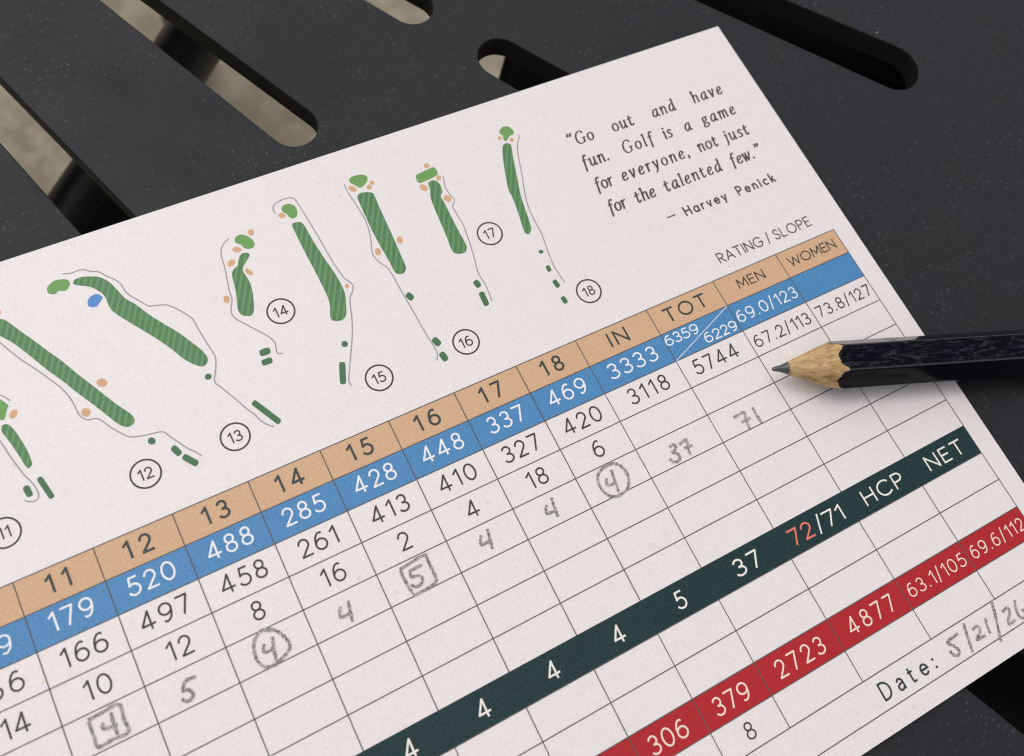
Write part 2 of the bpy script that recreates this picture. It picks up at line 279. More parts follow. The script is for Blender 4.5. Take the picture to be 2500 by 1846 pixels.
# outlines on the card, millimetres right and up from the corner where the 18 and IN columns meet under the blue row
HOLES=[
('11',{'fairway':[(-81.43,30.99),(-81.09,31.31),(-80.71,31.27),(-80.28,30.85),(-79.9,29.72),(-79.52,27.85),(-79.3,26.24),(-79.27,24.92),(-79.39,24.23),(-79.92,23.96),(-80.18,24.41),(-80.45,25.84),(-80.83,27.7),(-81.18,29.17),(-81.49,30.26)],'green':[(-80.36,35.1),(-79.92,34.42),(-79.65,33.72),(-79.97,33.29),(-80.32,32.58),(-80.61,32.14),(-80.96,32.01),(-81.22,32.23),(-81.91,33.11),(-81.79,34.59),(-81.11,35.25)],'path':[[(-82.33,30.08),(-82.11,29.23),(-81.72,27.36),(-81.25,25.28),(-80.73,23.37),(-80.11,21.8),(-79.86,20.58),(-79.85,19.85),(-80.19,19.28),(-80.76,19.22),(-81.3,19.47),(-81.74,19.83)],[(-80.72,36.04),(-80.18,35.7),(-79.69,35.19),(-79.23,34.34)]],'bunkers':[[(-79.15,31.87),(-79.39,31.72),(-79.64,31.7),(-79.84,31.79),(-79.95,31.98),(-79.95,32.23),(-79.84,32.5),(-79.64,32.73),(-79.4,32.87),(-79.15,32.9),(-78.95,32.81),(-78.84,32.62),(-78.84,32.36),(-78.95,32.09)],[(-76.36,47.99),(-76.44,47.82),(-76.55,47.71),(-76.68,47.68),(-76.8,47.73),(-76.88,47.86),(-76.92,48.03),(-76.89,48.21),(-76.81,48.37),(-76.7,48.48),(-76.57,48.52),(-76.45,48.47),(-76.37,48.34),(-76.34,48.17)]],'tees':[[(-81.36,20.48),(-81.28,20.16),(-81.14,20.02),(-80.86,20.0),(-80.59,20.08),(-80.47,20.24),(-80.47,20.58),(-80.54,21.25),(-80.62,21.57),(-80.77,21.71),(-81.05,21.73),(-81.32,21.65),(-81.43,21.48),(-81.43,21.15)],[(-78.86,18.96),(-78.77,18.69),(-78.63,18.59),(-78.39,18.6),(-78.16,18.7),(-78.08,18.86),(-78.1,19.14),(-78.64,21.8),(-78.73,22.08),(-78.87,22.18),(-79.11,22.17),(-79.34,22.06),(-79.43,21.9),(-79.41,21.61)]],'pond':None,'badge':(-85.28,16.65)}),
('12',{'fairway':[(-77.58,47.79),(-76.82,46.99),(-76.28,46.61),(-75.61,45.51),(-74.77,43.92),(-73.69,42.03),(-72.44,39.66),(-71.15,37.38),(-69.96,34.85),(-68.63,32.27),(-68.32,31.67),(-67.32,29.64),(-66.29,27.7),(-65.32,26.08),(-65.04,25.17),(-65.23,24.48),(-65.89,24.19),(-66.57,24.41),(-67.3,25.23),(-68.21,27.0),(-69.21,29.01),(-70.35,31.1),(-71.47,33.28),(-71.71,33.84),(-73.02,36.21),(-73.95,38.01),(-75.05,40.3),(-76.31,42.66),(-77.58,44.43),(-78.24,45.53)],'green':None,'path':[[(-78.27,44.32),(-77.88,43.45),(-76.88,41.31),(-75.84,39.35),(-74.75,37.57),(-73.68,35.71),(-72.85,34.15),(-72.37,33.08),(-71.88,31.49),(-71.69,30.04),(-71.59,28.82),(-71.24,27.89),(-70.59,27.36),(-69.8,27.23),(-69.16,26.65),(-68.34,25.12),(-67.32,23.69),(-66.74,22.94),(-65.9,22.46),(-64.36,22.04),(-63.07,21.84),(-62.09,21.49),(-61.4,20.3),(-60.12,18.16),(-59.19,16.96),(-58.59,16.01)]],'bunkers':[[(-66.58,31.69),(-66.73,31.45),(-66.99,31.33),(-67.3,31.33),(-67.6,31.47),(-67.83,31.7),(-67.95,32.0),(-67.93,32.29),(-67.78,32.52),(-67.52,32.65),(-67.21,32.65),(-66.9,32.51),(-66.67,32.28),(-66.56,31.98)],[(-70.05,28.32),(-70.2,28.08),(-70.43,27.94),(-70.7,27.93),(-70.95,28.05),(-71.15,28.27),(-71.24,28.55),(-71.21,28.84),(-71.06,29.08),(-70.83,29.22),(-70.56,29.24),(-70.31,29.12),(-70.11,28.9),(-70.02,28.61)]],'tees':[[(-63.51,20.69),(-63.64,20.49),(-63.84,20.37),(-64.07,20.36),(-64.28,20.46),(-64.44,20.65),(-64.51,20.89),(-64.48,21.13),(-64.35,21.33),(-64.15,21.45),(-63.92,21.46),(-63.71,21.36),(-63.55,21.17),(-63.48,20.93)],[(-61.73,17.63),(-61.58,17.36),(-61.4,17.29),(-61.13,17.38),(-60.89,17.56),(-60.82,17.75),(-60.9,18.06),(-61.17,18.73),(-61.33,19.0),(-61.5,19.07),(-61.78,18.98),(-62.02,18.8),(-62.08,18.6),(-62.0,18.29)],[(-60.14,15.15),(-59.93,14.93),(-59.74,14.91),(-59.49,15.06),(-59.3,15.3),(-59.27,15.51),(-59.42,15.78),(-60.28,16.99),(-60.49,17.21),(-60.67,17.23),(-60.92,17.07),(-61.12,16.83),(-61.14,16.63),(-60.99,16.35)]],'pond':None,'badge':(-66.31,16.74)}),
('13',{'fairway':[(-65.87,48.77),(-65.4,49.15),(-64.45,49.13),(-63.34,48.77),(-62.29,48.23),(-61.4,47.21),(-60.88,46.13),(-60.45,44.77),(-59.91,43.27),(-58.96,41.91),(-57.69,39.46),(-56.32,37.29),(-55.05,35.38),(-53.87,33.19),(-52.95,31.33),(-52.57,29.93),(-52.76,29.18),(-53.38,28.73),(-54.03,28.92),(-54.82,29.68),(-55.75,31.01),(-56.76,33.11),(-57.84,35.03),(-59.2,37.18),(-60.81,39.64),(-61.72,41.08),(-62.31,42.17),(-62.49,43.2),(-62.49,44.47),(-62.7,45.41),(-63.38,46.54),(-64.17,47.31),(-65.33,48.01),(-65.83,48.37)],'green':[(-69.56,49.05),(-69.24,49.55),(-68.32,50.01),(-67.32,49.91),(-66.5,49.5),(-66.33,48.96),(-66.54,48.41),(-67.1,47.9),(-67.67,48.0),(-68.22,48.17),(-68.64,47.92),(-69.12,48.02),(-69.59,48.43)],'path':[[(-66.82,50.66),(-65.62,50.33),(-64.73,50.39),(-63.91,50.24),(-63.07,49.59),(-62.02,49.02),(-61.17,47.87),(-60.28,46.84),(-59.81,45.89),(-59.62,44.63),(-59.13,43.47),(-58.18,42.11),(-57.34,40.94),(-56.22,40.57),(-54.96,40.09),(-53.91,39.0),(-52.96,37.64),(-52.32,36.41),(-52.17,34.87),(-51.91,32.65),(-51.67,30.88),(-51.52,29.36),(-52.16,27.58),(-52.97,25.79),(-52.44,24.58),(-51.07,21.64),(-50.1,19.49),(-49.72,18.92),(-49.2,17.49),(-48.64,16.63),(-47.86,15.88)]],'bunkers':[],'tees':[[(-53.03,26.94),(-53.08,26.72),(-53.21,26.54),(-53.41,26.43),(-53.63,26.42),(-53.83,26.5),(-53.98,26.66),(-54.03,26.86),(-53.99,27.08),(-53.86,27.26),(-53.66,27.37),(-53.43,27.38),(-53.23,27.3),(-53.09,27.14)],[(-47.44,16.27),(-47.27,16.04),(-47.1,15.99),(-46.85,16.1),(-46.63,16.29),(-46.58,16.47),(-46.67,16.75),(-48.61,20.54),(-48.77,20.77),(-48.94,20.82),(-49.2,20.71),(-49.42,20.52),(-49.47,20.33),(-49.37,20.05)]],'pond':[(-64.94,45.09),(-64.5,45.53),(-63.83,45.71),(-63.42,45.63),(-63.02,45.26),(-62.89,44.75),(-63.23,44.36),(-63.58,44.09),(-64.04,43.76),(-64.64,43.8),(-65.11,44.21),(-65.09,44.73)],'badge':(-53.37,16.75)}),
('14',{'fairway':[(-42.19,43.69),(-41.59,44.0),(-40.92,43.77),(-40.75,43.32),(-41.31,42.76),(-41.91,42.23),(-42.61,41.41),(-42.62,40.41),(-42.46,39.13),(-42.64,37.45),(-43.07,35.89),(-43.58,34.37),(-44.23,33.68),(-45.01,33.84),(-45.63,34.39),(-45.75,35.3),(-45.44,36.47),(-44.91,38.41),(-44.65,40.05),(-44.37,41.26),(-43.83,41.92),(-43.12,42.29),(-42.58,43.18)],'green':[(-41.92,46.51),(-41.44,47.1),(-40.73,47.2),(-40.12,46.79),(-39.48,45.96),(-39.32,44.98),(-39.72,44.36),(-40.49,44.38),(-41.09,44.81),(-41.23,45.43),(-41.79,45.95)],'path':[[(-42.67,47.15),(-43.63,46.64),(-44.4,45.72),(-44.8,44.32),(-44.98,42.62),(-45.39,40.58),(-45.79,38.57),(-45.9,37.31),(-46.6,35.88),(-46.83,34.91),(-46.48,33.9),(-45.4,32.37),(-43.89,30.33),(-43.19,29.28),(-42.8,28.16),(-42.97,27.18),(-43.09,26.5),(-42.76,26.18),(-42.35,26.11)]],'bunkers':[[(-38.64,46.76),(-38.77,46.55),(-38.97,46.43),(-39.19,46.4),(-39.39,46.48),(-39.53,46.66),(-39.58,46.89),(-39.54,47.13),(-39.41,47.33),(-39.21,47.46),(-38.99,47.48),(-38.79,47.4),(-38.65,47.23),(-38.59,47.0)],[(-41.59,44.6),(-41.74,44.45),(-41.98,44.39),(-42.26,44.43),(-42.52,44.58),(-42.73,44.79),(-42.82,45.03),(-42.79,45.25),(-42.64,45.4),(-42.4,45.46),(-42.12,45.42),(-41.86,45.27),(-41.66,45.06),(-41.56,44.82)],[(-43.15,43.27),(-43.18,43.03),(-43.34,42.81),(-43.58,42.63),(-43.87,42.54),(-44.15,42.56),(-44.36,42.67),(-44.46,42.86),(-44.43,43.1),(-44.28,43.32),(-44.03,43.5),(-43.74,43.59),(-43.46,43.57),(-43.25,43.46)],[(-41.56,39.97),(-41.72,39.94),(-41.93,40.05),(-42.13,40.27),(-42.29,40.56),(-42.38,40.87),(-42.38,41.13),(-42.29,41.29),(-42.12,41.33),(-41.92,41.22),(-41.72,41.0),(-41.55,40.7),(-41.46,40.39),(-41.47,40.13)],[(-46.16,37.58),(-46.23,37.29),(-46.37,37.07),(-46.57,36.94),(-46.78,36.94),(-46.96,37.07),(-47.08,37.3),(-47.11,37.58),(-47.04,37.86),(-46.9,38.09),(-46.7,38.22),(-46.49,38.22),(-46.31,38.09),(-46.19,37.86)]],'tees':[[(-44.41,26.75),(-44.09,26.79),(-43.93,26.94),(-43.85,27.28),(-43.87,27.62),(-44.0,27.79),(-44.31,27.86),(-44.95,27.88),(-45.26,27.84),(-45.42,27.69),(-45.5,27.35),(-45.48,27.01),(-45.35,26.84),(-45.04,26.78)],[(-44.65,25.25),(-44.37,25.28),(-44.23,25.42),(-44.16,25.72),(-44.18,26.03),(-44.3,26.18),(-44.57,26.23),(-45.3,26.26),(-45.58,26.23),(-45.72,26.09),(-45.79,25.79),(-45.77,25.48),(-45.65,25.33),(-45.38,25.28)]],'pond':None,'badge':(-40.02,32.59)}),
('15',{'fairway':[(-32.81,45.65),(-32.3,46.02),(-31.55,45.9),(-31.1,45.3),(-31.0,44.33),(-30.8,41.48),(-30.42,38.13),(-30.01,35.36),(-29.86,32.94),(-30.05,31.24),(-30.58,29.69),(-31.23,28.21),(-31.96,27.65),(-32.91,27.73),(-33.57,28.24),(-33.54,28.99),(-32.99,30.28),(-32.68,31.69),(-32.62,33.44),(-32.67,36.58),(-32.8,40.03),(-32.85,43.24)],'green':[(-33.16,49.17),(-32.73,49.58),(-31.92,49.61),(-31.23,49.1),(-31.0,48.42),(-31.16,47.55),(-31.63,46.92),(-32.25,46.86),(-32.65,47.33),(-32.79,47.97),(-33.18,48.48)],'path':[[(-34.38,48.61),(-34.46,49.34),(-34.1,50.13),(-33.25,50.5),(-32.0,50.64),(-31.07,50.45),(-30.59,49.91),(-30.36,48.28),(-30.07,45.12),(-29.78,41.52),(-29.58,38.23),(-29.3,35.62),(-28.99,34.03),(-28.43,33.01),(-28.31,32.28),(-28.68,31.54),(-29.42,30.75),(-29.95,29.64),(-30.48,27.89),(-31.18,26.01),(-32.0,24.2),(-33.11,22.12),(-34.2,20.06),(-35.02,18.53),(-35.27,17.7),(-35.17,17.18)]],'bunkers':[[(-33.08,47.72),(-33.22,47.56),(-33.43,47.49),(-33.68,47.51),(-33.9,47.63),(-34.06,47.82),(-34.13,48.04),(-34.09,48.25),(-33.94,48.41),(-33.73,48.48),(-33.49,48.46),(-33.26,48.34),(-33.1,48.15),(-33.03,47.93)],[(-28.85,32.51),(-28.95,32.38),(-29.08,32.3),(-29.23,32.28),(-29.37,32.34),(-29.46,32.46),(-29.49,32.61),(-29.46,32.77),(-29.36,32.9),(-29.23,32.99),(-29.08,33.0),(-28.94,32.94),(-28.85,32.83),(-28.82,32.67)]],'tees':[[(-32.95,23.59),(-33.08,23.4),(-33.28,23.3),(-33.51,23.29),(-33.71,23.38),(-33.85,23.55),(-33.91,23.76),(-33.87,23.99),(-33.73,24.17),(-33.54,24.28),(-33.31,24.29),(-33.11,24.2),(-32.96,24.03),(-32.91,23.81)],[(-36.48,18.53),(-36.55,18.22),(-36.48,18.03),(-36.22,17.88),(-35.94,17.82),(-35.75,17.91),(-35.6,18.19),(-34.66,20.6),(-34.59,20.92),(-34.66,21.11),(-34.92,21.26),(-35.21,21.32),(-35.39,21.23),(-35.55,20.94)]],'pond':None,'badge':(-30.89,16.66)}),
('16',{'fairway':[(-21.25,46.66),(-20.68,47.15),(-19.77,47.08),(-18.8,46.64),(-18.54,46.06),(-18.69,43.84),(-18.81,40.79),(-18.93,37.78),(-19.13,34.6),(-19.24,32.57),(-19.46,31.74),(-20.17,31.24),(-20.9,31.43),(-21.33,32.07),(-21.32,33.89),(-21.48,36.73),(-21.56,39.79),(-21.45,43.28),(-21.35,45.62)],'green':[(-21.21,49.98),(-20.67,50.49),(-19.52,50.48),(-18.77,50.28),(-18.25,49.78),(-18.34,49.09),(-18.89,48.58),(-19.7,48.17),(-20.21,48.2),(-20.59,48.76),(-21.13,49.46)],'path':[[(-22.2,49.76),(-22.29,48.47),(-22.2,47.24),(-21.98,45.39),(-21.81,43.42),(-21.81,41.54),(-22.08,40.0),(-22.53,38.32),(-23.05,36.91),(-23.18,35.7),(-22.75,34.37),(-22.07,33.17),(-21.85,31.83),(-21.78,29.3),(-21.62,26.54),(-21.46,23.36),(-21.31,20.21),(-21.07,17.71),(-21.19,16.46),(-21.5,15.95),(-21.73,15.69)]],'bunkers':[[(-20.85,47.82),(-21.04,47.73),(-21.29,47.76),(-21.53,47.91),(-21.73,48.15),(-21.84,48.43),(-21.84,48.7),(-21.74,48.91),(-21.54,49.0),(-21.3,48.97),(-21.05,48.82),(-20.86,48.58),(-20.75,48.3),(-20.74,48.02)],[(-18.29,47.56),(-18.41,47.39),(-18.59,47.28),(-18.78,47.26),(-18.96,47.33),(-19.08,47.48),(-19.12,47.67),(-19.08,47.87),(-18.95,48.05),(-18.78,48.15),(-18.58,48.17),(-18.4,48.1),(-18.28,47.96),(-18.24,47.76)],[(-17.55,48.17),(-17.66,48.02),(-17.81,47.93),(-17.99,47.92),(-18.15,47.98),(-18.26,48.11),(-18.3,48.28),(-18.27,48.45),(-18.16,48.6),(-18.0,48.69),(-17.83,48.71),(-17.67,48.64),(-17.55,48.51),(-17.51,48.34)],[(-17.66,36.88),(-17.77,36.6),(-17.95,36.39),(-18.18,36.28),(-18.41,36.31),(-18.58,36.45),(-18.68,36.69),(-18.67,36.97),(-18.56,37.25),(-18.38,37.46),(-18.15,37.57),(-17.93,37.55),(-17.75,37.4),(-17.66,37.16)],[(-21.77,36.24),(-21.87,35.96),(-22.05,35.75),(-22.27,35.65),(-22.49,35.67),(-22.67,35.82),(-22.76,36.05),(-22.76,36.34),(-22.66,36.61),(-22.48,36.82),(-22.25,36.92),(-22.03,36.9),(-21.86,36.76),(-21.76,36.52)]],'tees':[[(-21.32,26.76),(-21.15,26.49),(-20.96,26.43),(-20.64,26.54),(-20.37,26.74),(-20.29,26.95),(-20.36,27.27),(-20.5,27.6),(-20.67,27.87),(-20.86,27.94),(-21.18,27.82),(-21.45,27.62),(-21.54,27.41),(-21.46,27.09)],[(-20.8,18.06),(-20.64,17.78),(-20.45,17.7),(-20.12,17.79),(-19.83,17.98),(-19.74,18.18),(-19.8,18.51),(-19.96,18.98),(-20.12,19.26),(-20.32,19.34),(-20.65,19.25),(-20.94,19.06),(-21.03,18.86),(-20.97,18.53)],[(-20.89,15.43),(-20.79,15.13),(-20.62,15.02),(-20.31,15.04),(-20.0,15.17),(-19.88,15.35),(-19.88,15.67),(-19.98,16.28),(-20.08,16.58),(-20.25,16.69),(-20.57,16.66),(-20.87,16.54),(-20.99,16.35),(-20.99,16.03)]],'pond':None,'badge':(-16.16,16.66)}),
('17',{'fairway':[(-9.4,44.7),(-8.89,45.07),(-8.2,44.92),(-7.73,44.29),(-7.66,43.28),(-7.88,42.38),(-7.95,42.33),(-8.53,41.71),(-8.47,40.46),(-8.54,38.07),(-8.61,35.22),(-8.58,33.07),(-8.67,31.68),(-9.32,30.89),(-10.27,30.93),(-10.94,31.33),(-11.19,32.14),(-10.91,34.5),(-10.66,37.72),(-10.41,40.51),(-10.18,42.12),(-9.69,43.39),(-9.54,43.9)],'green':[(-7.86,45.55),(-7.34,45.68),(-7.08,45.96),(-6.97,46.52),(-7.02,47.05),(-7.25,47.28),(-7.76,47.31),(-10.0,47.07),(-10.52,46.93),(-10.77,46.65),(-10.88,46.1),(-10.83,45.57),(-10.6,45.35),(-10.09,45.32)],'path':[[(-6.44,45.14),(-6.85,43.82),(-7.07,42.92),(-6.96,41.77),(-6.96,41.32),(-6.71,40.25),(-7.48,39.34),(-7.52,37.9),(-7.4,35.92),(-7.65,33.63),(-8.09,30.97),(-8.51,29.03),(-9.03,26.69),(-8.9,24.56),(-9.04,22.78),(-9.24,21.32)]],'bunkers':[[(-7.72,47.81),(-7.86,47.64),(-8.06,47.53),(-8.27,47.52),(-8.47,47.59),(-8.61,47.75),(-8.66,47.95),(-8.62,48.16),(-8.48,48.34),(-8.28,48.44),(-8.06,48.46),(-7.87,48.38),(-7.73,48.22),(-7.68,48.02)],[(-6.92,44.91),(-7.05,44.74),(-7.23,44.63),(-7.43,44.61),(-7.6,44.67),(-7.72,44.82),(-7.75,45.01),(-7.7,45.22),(-7.57,45.39),(-7.39,45.5),(-7.2,45.53),(-7.02,45.46),(-6.91,45.31),(-6.87,45.12)],[(-10.03,43.68),(-10.26,43.59),(-10.52,43.65),(-10.77,43.84),(-10.96,44.12),(-11.04,44.44),(-11.01,44.73),(-10.87,44.94),(-10.65,45.03),(-10.38,44.97),(-10.13,44.79),(-9.95,44.5),(-9.86,44.18),(-9.89,43.89)],[(-7.26,40.38),(-7.49,40.3),(-7.75,40.35),(-7.99,40.53),(-8.17,40.8),(-8.25,41.11),(-8.22,41.4),(-8.07,41.61),(-7.85,41.69),(-7.59,41.64),(-7.34,41.46),(-7.16,41.19),(-7.08,40.88),(-7.12,40.59)]],'tees':[[(-10.52,24.65),(-10.42,24.37),(-10.25,24.27),(-9.94,24.32),(-9.64,24.45),(-9.52,24.64),(-9.53,24.95),(-9.6,25.33),(-9.71,25.61),(-9.88,25.71),(-10.19,25.66),(-10.49,25.52),(-10.6,25.34),(-10.59,25.03)],[(-10.76,21.35),(-10.73,21.05),(-10.6,20.92),(-10.31,20.89),(-10.01,20.95),(-9.87,21.1),(-9.8,21.4),(-9.72,23.03),(-9.75,23.32),(-9.88,23.45),(-10.17,23.48),(-10.47,23.42),(-10.62,23.27),(-10.68,22.97)]],'pond':None,'badge':(-4.04,32.4)}),
('18',{'fairway':[(5.77,46.84),(6.44,47.1),(7.07,46.73),(7.03,45.97),(6.31,43.94),(5.25,40.55),(4.2,37.21),(3.79,35.31),(3.39,33.01),(3.02,31.21),(2.71,30.37),(2.1,29.89),(1.69,29.99),(1.47,30.63),(1.83,32.42),(2.34,35.15),(2.64,37.5),(2.65,38.57),(3.45,41.26),(4.47,44.15),(5.2,45.91)],'green':[(6.51,49.67),(7.2,50.19),(8.03,50.21),(8.67,49.63),(8.86,48.77),(8.45,48.28),(7.69,48.18),(7.06,47.64),(6.63,47.47),(6.44,47.88),(6.67,48.7),(6.45,49.17)],'path':[[(9.53,47.79),(8.64,46.65),(7.87,45.39),(7.05,43.14),(6.11,40.21),(5.28,37.95),(4.58,35.73),(4.18,33.43),(4.06,31.03),(3.94,28.66),(3.41,25.51),(3.11,23.26),(3.2,21.33),(3.33,19.69)]],'bunkers':[[(6.29,48.27),(6.18,48.13),(6.03,48.05),(5.86,48.03),(5.72,48.09),(5.62,48.21),(5.59,48.36),(5.63,48.52),(5.74,48.66),(5.89,48.75),(6.06,48.76),(6.21,48.71),(6.31,48.59),(6.34,48.43)],[(8.13,47.21),(8.01,47.07),(7.86,46.99),(7.68,46.97),(7.52,47.03),(7.42,47.15),(7.38,47.31),(7.42,47.47),(7.54,47.61),(7.7,47.7),(7.87,47.71),(8.03,47.65),(8.13,47.53),(8.17,47.37)]],'tees':[[(2.72,25.97),(2.61,25.85),(2.44,25.78),(2.26,25.79),(2.08,25.86),(1.96,25.98),(1.91,26.14),(1.94,26.29),(2.05,26.41),(2.22,26.47),(2.41,26.47),(2.58,26.4),(2.7,26.27),(2.75,26.12)],[(1.66,22.66),(1.68,22.44),(1.79,22.34),(2.02,22.32),(2.26,22.38),(2.37,22.49),(2.42,22.72),(2.44,23.14),(2.41,23.37),(2.31,23.47),(2.07,23.48),(1.84,23.43),(1.72,23.31),(1.68,23.08)],[(1.55,19.53),(1.62,19.3),(1.76,19.21),(2.02,19.23),(2.27,19.33),(2.38,19.47),(2.39,19.72),(2.31,20.41),(2.24,20.65),(2.1,20.74),(1.84,20.72),(1.59,20.62),(1.48,20.47),(1.47,20.22)],[(1.39,16.52),(1.45,16.29),(1.59,16.2),(1.85,16.22),(2.1,16.31),(2.2,16.46),(2.22,16.71),(2.16,17.22),(2.09,17.45),(1.95,17.54),(1.69,17.52),(1.44,17.43),(1.34,17.29),(1.33,17.03)]],'pond':None,'badge':(6.33,16.66)}),
]
PENCIL=[
('score 4 of hole 16',[[(-27.58,-11.46),(-28.01,-12.12),(-28.17,-12.65),(-27.78,-12.7),(-26.71,-12.7)],[(-26.36,-11.05),(-26.6,-12.22),(-26.94,-13.86)]]),
('score 4 of hole 17',[[(-16.79,-11.65),(-17.19,-12.25),(-17.33,-12.78),(-16.88,-12.89),(-16.19,-12.92)],[(-15.58,-11.03),(-15.81,-12.22),(-15.89,-13.06),(-15.97,-13.85)]]),
('circled score 4 of hole 18',[[(-6.45,-12.0),(-6.77,-12.56),(-6.8,-13.0),(-6.2,-13.14),(-5.45,-13.14)],[(-5.13,-11.19),(-5.39,-12.39),(-5.54,-13.55),(-5.77,-14.55)],[(-4.92,-10.32),(-6.1,-10.32),(-7.31,-10.89),(-7.87,-11.85),(-7.98,-12.91),(-7.71,-13.94),(-7.17,-14.66),(-6.24,-15.08),(-5.0,-14.97),(-4.02,-14.56),(-3.37,-13.54),(-3.15,-12.31),(-3.6,-11.02),(-4.49,-10.31),(-5.44,-10.28)]]),
('inward total 37',[[(5.14,-11.93),(5.85,-11.79),(6.1,-12.22),(5.7,-12.67),(5.13,-12.87),(5.73,-13.28),(5.85,-14.0),(5.33,-14.39),(4.58,-14.27),(4.17,-13.58)],[(6.83,-12.2),(8.1,-11.98),(8.18,-12.33),(7.8,-13.32),(7.55,-14.37)],[(7.25,-13.07),(8.62,-13.17)]]),
('final total 71',[[(17.43,-12.18),(19.39,-12.09),(19.19,-12.83),(18.92,-13.91),(18.79,-14.85)],[(18.19,-13.4),(19.87,-13.36)],[(21.2,-12.05),(21.07,-13.35),(21.2,-14.9)]]),
('boxed score 5 of hole 15',[[(-40.07,-10.77),(-38.67,-10.59),(-36.17,-10.41),(-36.05,-11.34),(-36.01,-12.84),(-36.07,-14.2),(-36.43,-14.57),(-38.08,-14.86),(-39.83,-14.87)],[(-39.83,-14.87),(-40.01,-13.49),(-40.12,-11.94),(-40.11,-10.94)],[(-37.06,-11.5),(-38.17,-11.51),(-38.91,-11.58),(-39.07,-12.45),(-38.28,-12.53),(-37.8,-13.08),(-38.03,-13.7),(-38.68,-13.97),(-39.24,-13.8),(-39.55,-13.36)]]),
('score 4 of hole 14',[[(-49.51,-11.83),(-49.88,-12.36),(-50.1,-12.96),(-49.79,-13.15),(-48.63,-13.19)],[(-48.3,-11.54),(-48.53,-12.68),(-48.86,-14.28)]]),
('circled score 4 of hole 13',[[(-60.49,-11.85),(-60.76,-12.31),(-60.86,-12.77),(-60.32,-12.87),(-59.53,-12.76)],[(-59.16,-11.44),(-59.53,-12.76),(-59.83,-14.45)],[(-58.98,-10.59),(-59.86,-10.05),(-60.67,-10.21),(-61.5,-10.92),(-61.92,-11.9),(-62.06,-13.1),(-61.8,-14.08),(-61.21,-14.68),(-60.12,-14.85),(-58.98,-14.49),(-57.84,-13.96),(-57.5,-13.35),(-57.63,-12.43),(-58.11,-11.33),(-58.66,-10.62),(-59.16,-10.19)]]),
('score 5 of hole 12',[[(-69.79,-11.64),(-71.08,-11.64),(-71.57,-12.11),(-71.8,-12.64),(-71.18,-12.76),(-70.79,-13.41),(-70.99,-13.88),(-71.52,-14.1),(-72.0,-13.93),(-72.24,-13.51)]]),
('boxed score 4 of hole 11',[[(-83.27,-10.69),(-81.48,-10.58),(-79.38,-10.54),(-79.42,-12.52),(-79.41,-14.24),(-81.35,-14.21),(-83.19,-14.27),(-83.29,-12.89),(-83.3,-10.91)],[(-81.78,-11.85),(-82.07,-12.26),(-81.72,-12.63),(-80.34,-12.76)],[(-80.56,-11.1),(-80.7,-12.5),(-80.67,-13.86)]]),
('pencilled date 5 21 26',[[(31.4,-56.25),(29.53,-56.44),(29.08,-56.64),(29.77,-57.48),(30.07,-58.35),(29.6,-58.78),(28.94,-58.54),(28.65,-57.76)],[(33.21,-55.55),(32.54,-57.56),(31.95,-59.54)],[(34.0,-56.96),(34.86,-56.77),(35.23,-57.24),(34.72,-57.87),(33.74,-58.39),(35.34,-58.57)],[(36.94,-56.52),(36.62,-57.45),(36.33,-58.62)],[(39.6,-54.86),(38.8,-56.95),(37.18,-60.43)],[(40.23,-57.07),(41.33,-56.91),(41.33,-57.61),(40.29,-58.49),(40.07,-59.07),(41.44,-58.96)],[(43.21,-56.64),(42.56,-57.82),(42.41,-58.95),(43.02,-59.45),(44.05,-59.16),(44.18,-58.53),(43.36,-58.42)]]),
]
COL=[-86.26,-75.86,-65.06,-54.19,-43.35,-32.48,-21.6,-10.82,0.0,13.57,26.99,40.31,53.34]
ROW=[9.86,4.98,0.0,-5.01,-9.99,-14.98,-20.01,-25.06,-30.0,-35.16,-40.09,-45.08,-50.12,-54.97]
# ------------------------------------------------------------------ materials
def paper_mat():
    m = Mat('uncoated card stock')
    fine = m.noise(4600, 2, 0.7); mid = m.noise(420, 4, 0.65); big = m.noise(26, 3, 0.5)
    col = m.ramp(fine, (0.30, (.684, .622, .610, 1)), (0.55, (.768, .703, .690, 1)), (0.75, (.828, .766, .754, 1)))
    col = m.mix(m.ramp(big, (0.38, 0.0), (0.68, 0.13)), col, (.735, .69, .655, 1))
    v = m.node('ShaderNodeTexVoronoi'); v.inputs['Scale'].default_value = 520; m.link(m.coord(), v.inputs['Vector'])
    fleck = m.mix(m.ramp(m.noise(60, 2), (0.56, 0.0), (0.66, 1.0)), 0.0 and (0,0,0,1) or (0, 0, 0, 1), m.ramp(v.outputs['Distance'], (0.10, 1.0), (0.22, 0.0)))
    col = m.mix(m.mix(1.0, fleck, (.45, .45, .45, 1), 'MULTIPLY'), col, (.62, .53, .34, 1))
    col = m.mix(m.ramp(mid, (0.30, 0.18), (0.42, 0.0)), col, (.60, .55, .535, 1))
    m.set(Base_Color=col, Roughness=0.46, Specular_IOR_Level=0.6)
    m.bump(m.noise(1500, 4, 0.65), 0.45, 0.00004)
    return m.m
PAPER = paper_mat()
EDGE = ink('card edge fibre', (.55, .51, .48, 1), 0.15, 0.8, 0.2)
TAN = ink('tan ink', (.585, .365, .215, 1), 0.10, 0.5, 0.3)
BLUE = ink('blue ink', (.060, .212, .425, 1), 0.16, 0.45, 0.3)
DEEP = ink('deep green ink', (.0070, .0270, .029, 1), 0.40, 0.42, 0.22)
RED = ink('red ink', (.385, .0145, .020, 1), 0.16, 0.45, 0.25)
BLACK = ink('charcoal ink', (.034, .033, .029, 1), 0.15, 0.55)
FOREST = ink('dark green black ink', (.022, .034, .030, 1), 0.15, 0.5)
GREYTYPE = ink('warm grey ink', (.055, .050, .038, 1), 0.15, 0.55)
LINE = ink('rule ink', (.085, .073, .070, 1), 0.15, 0.55)
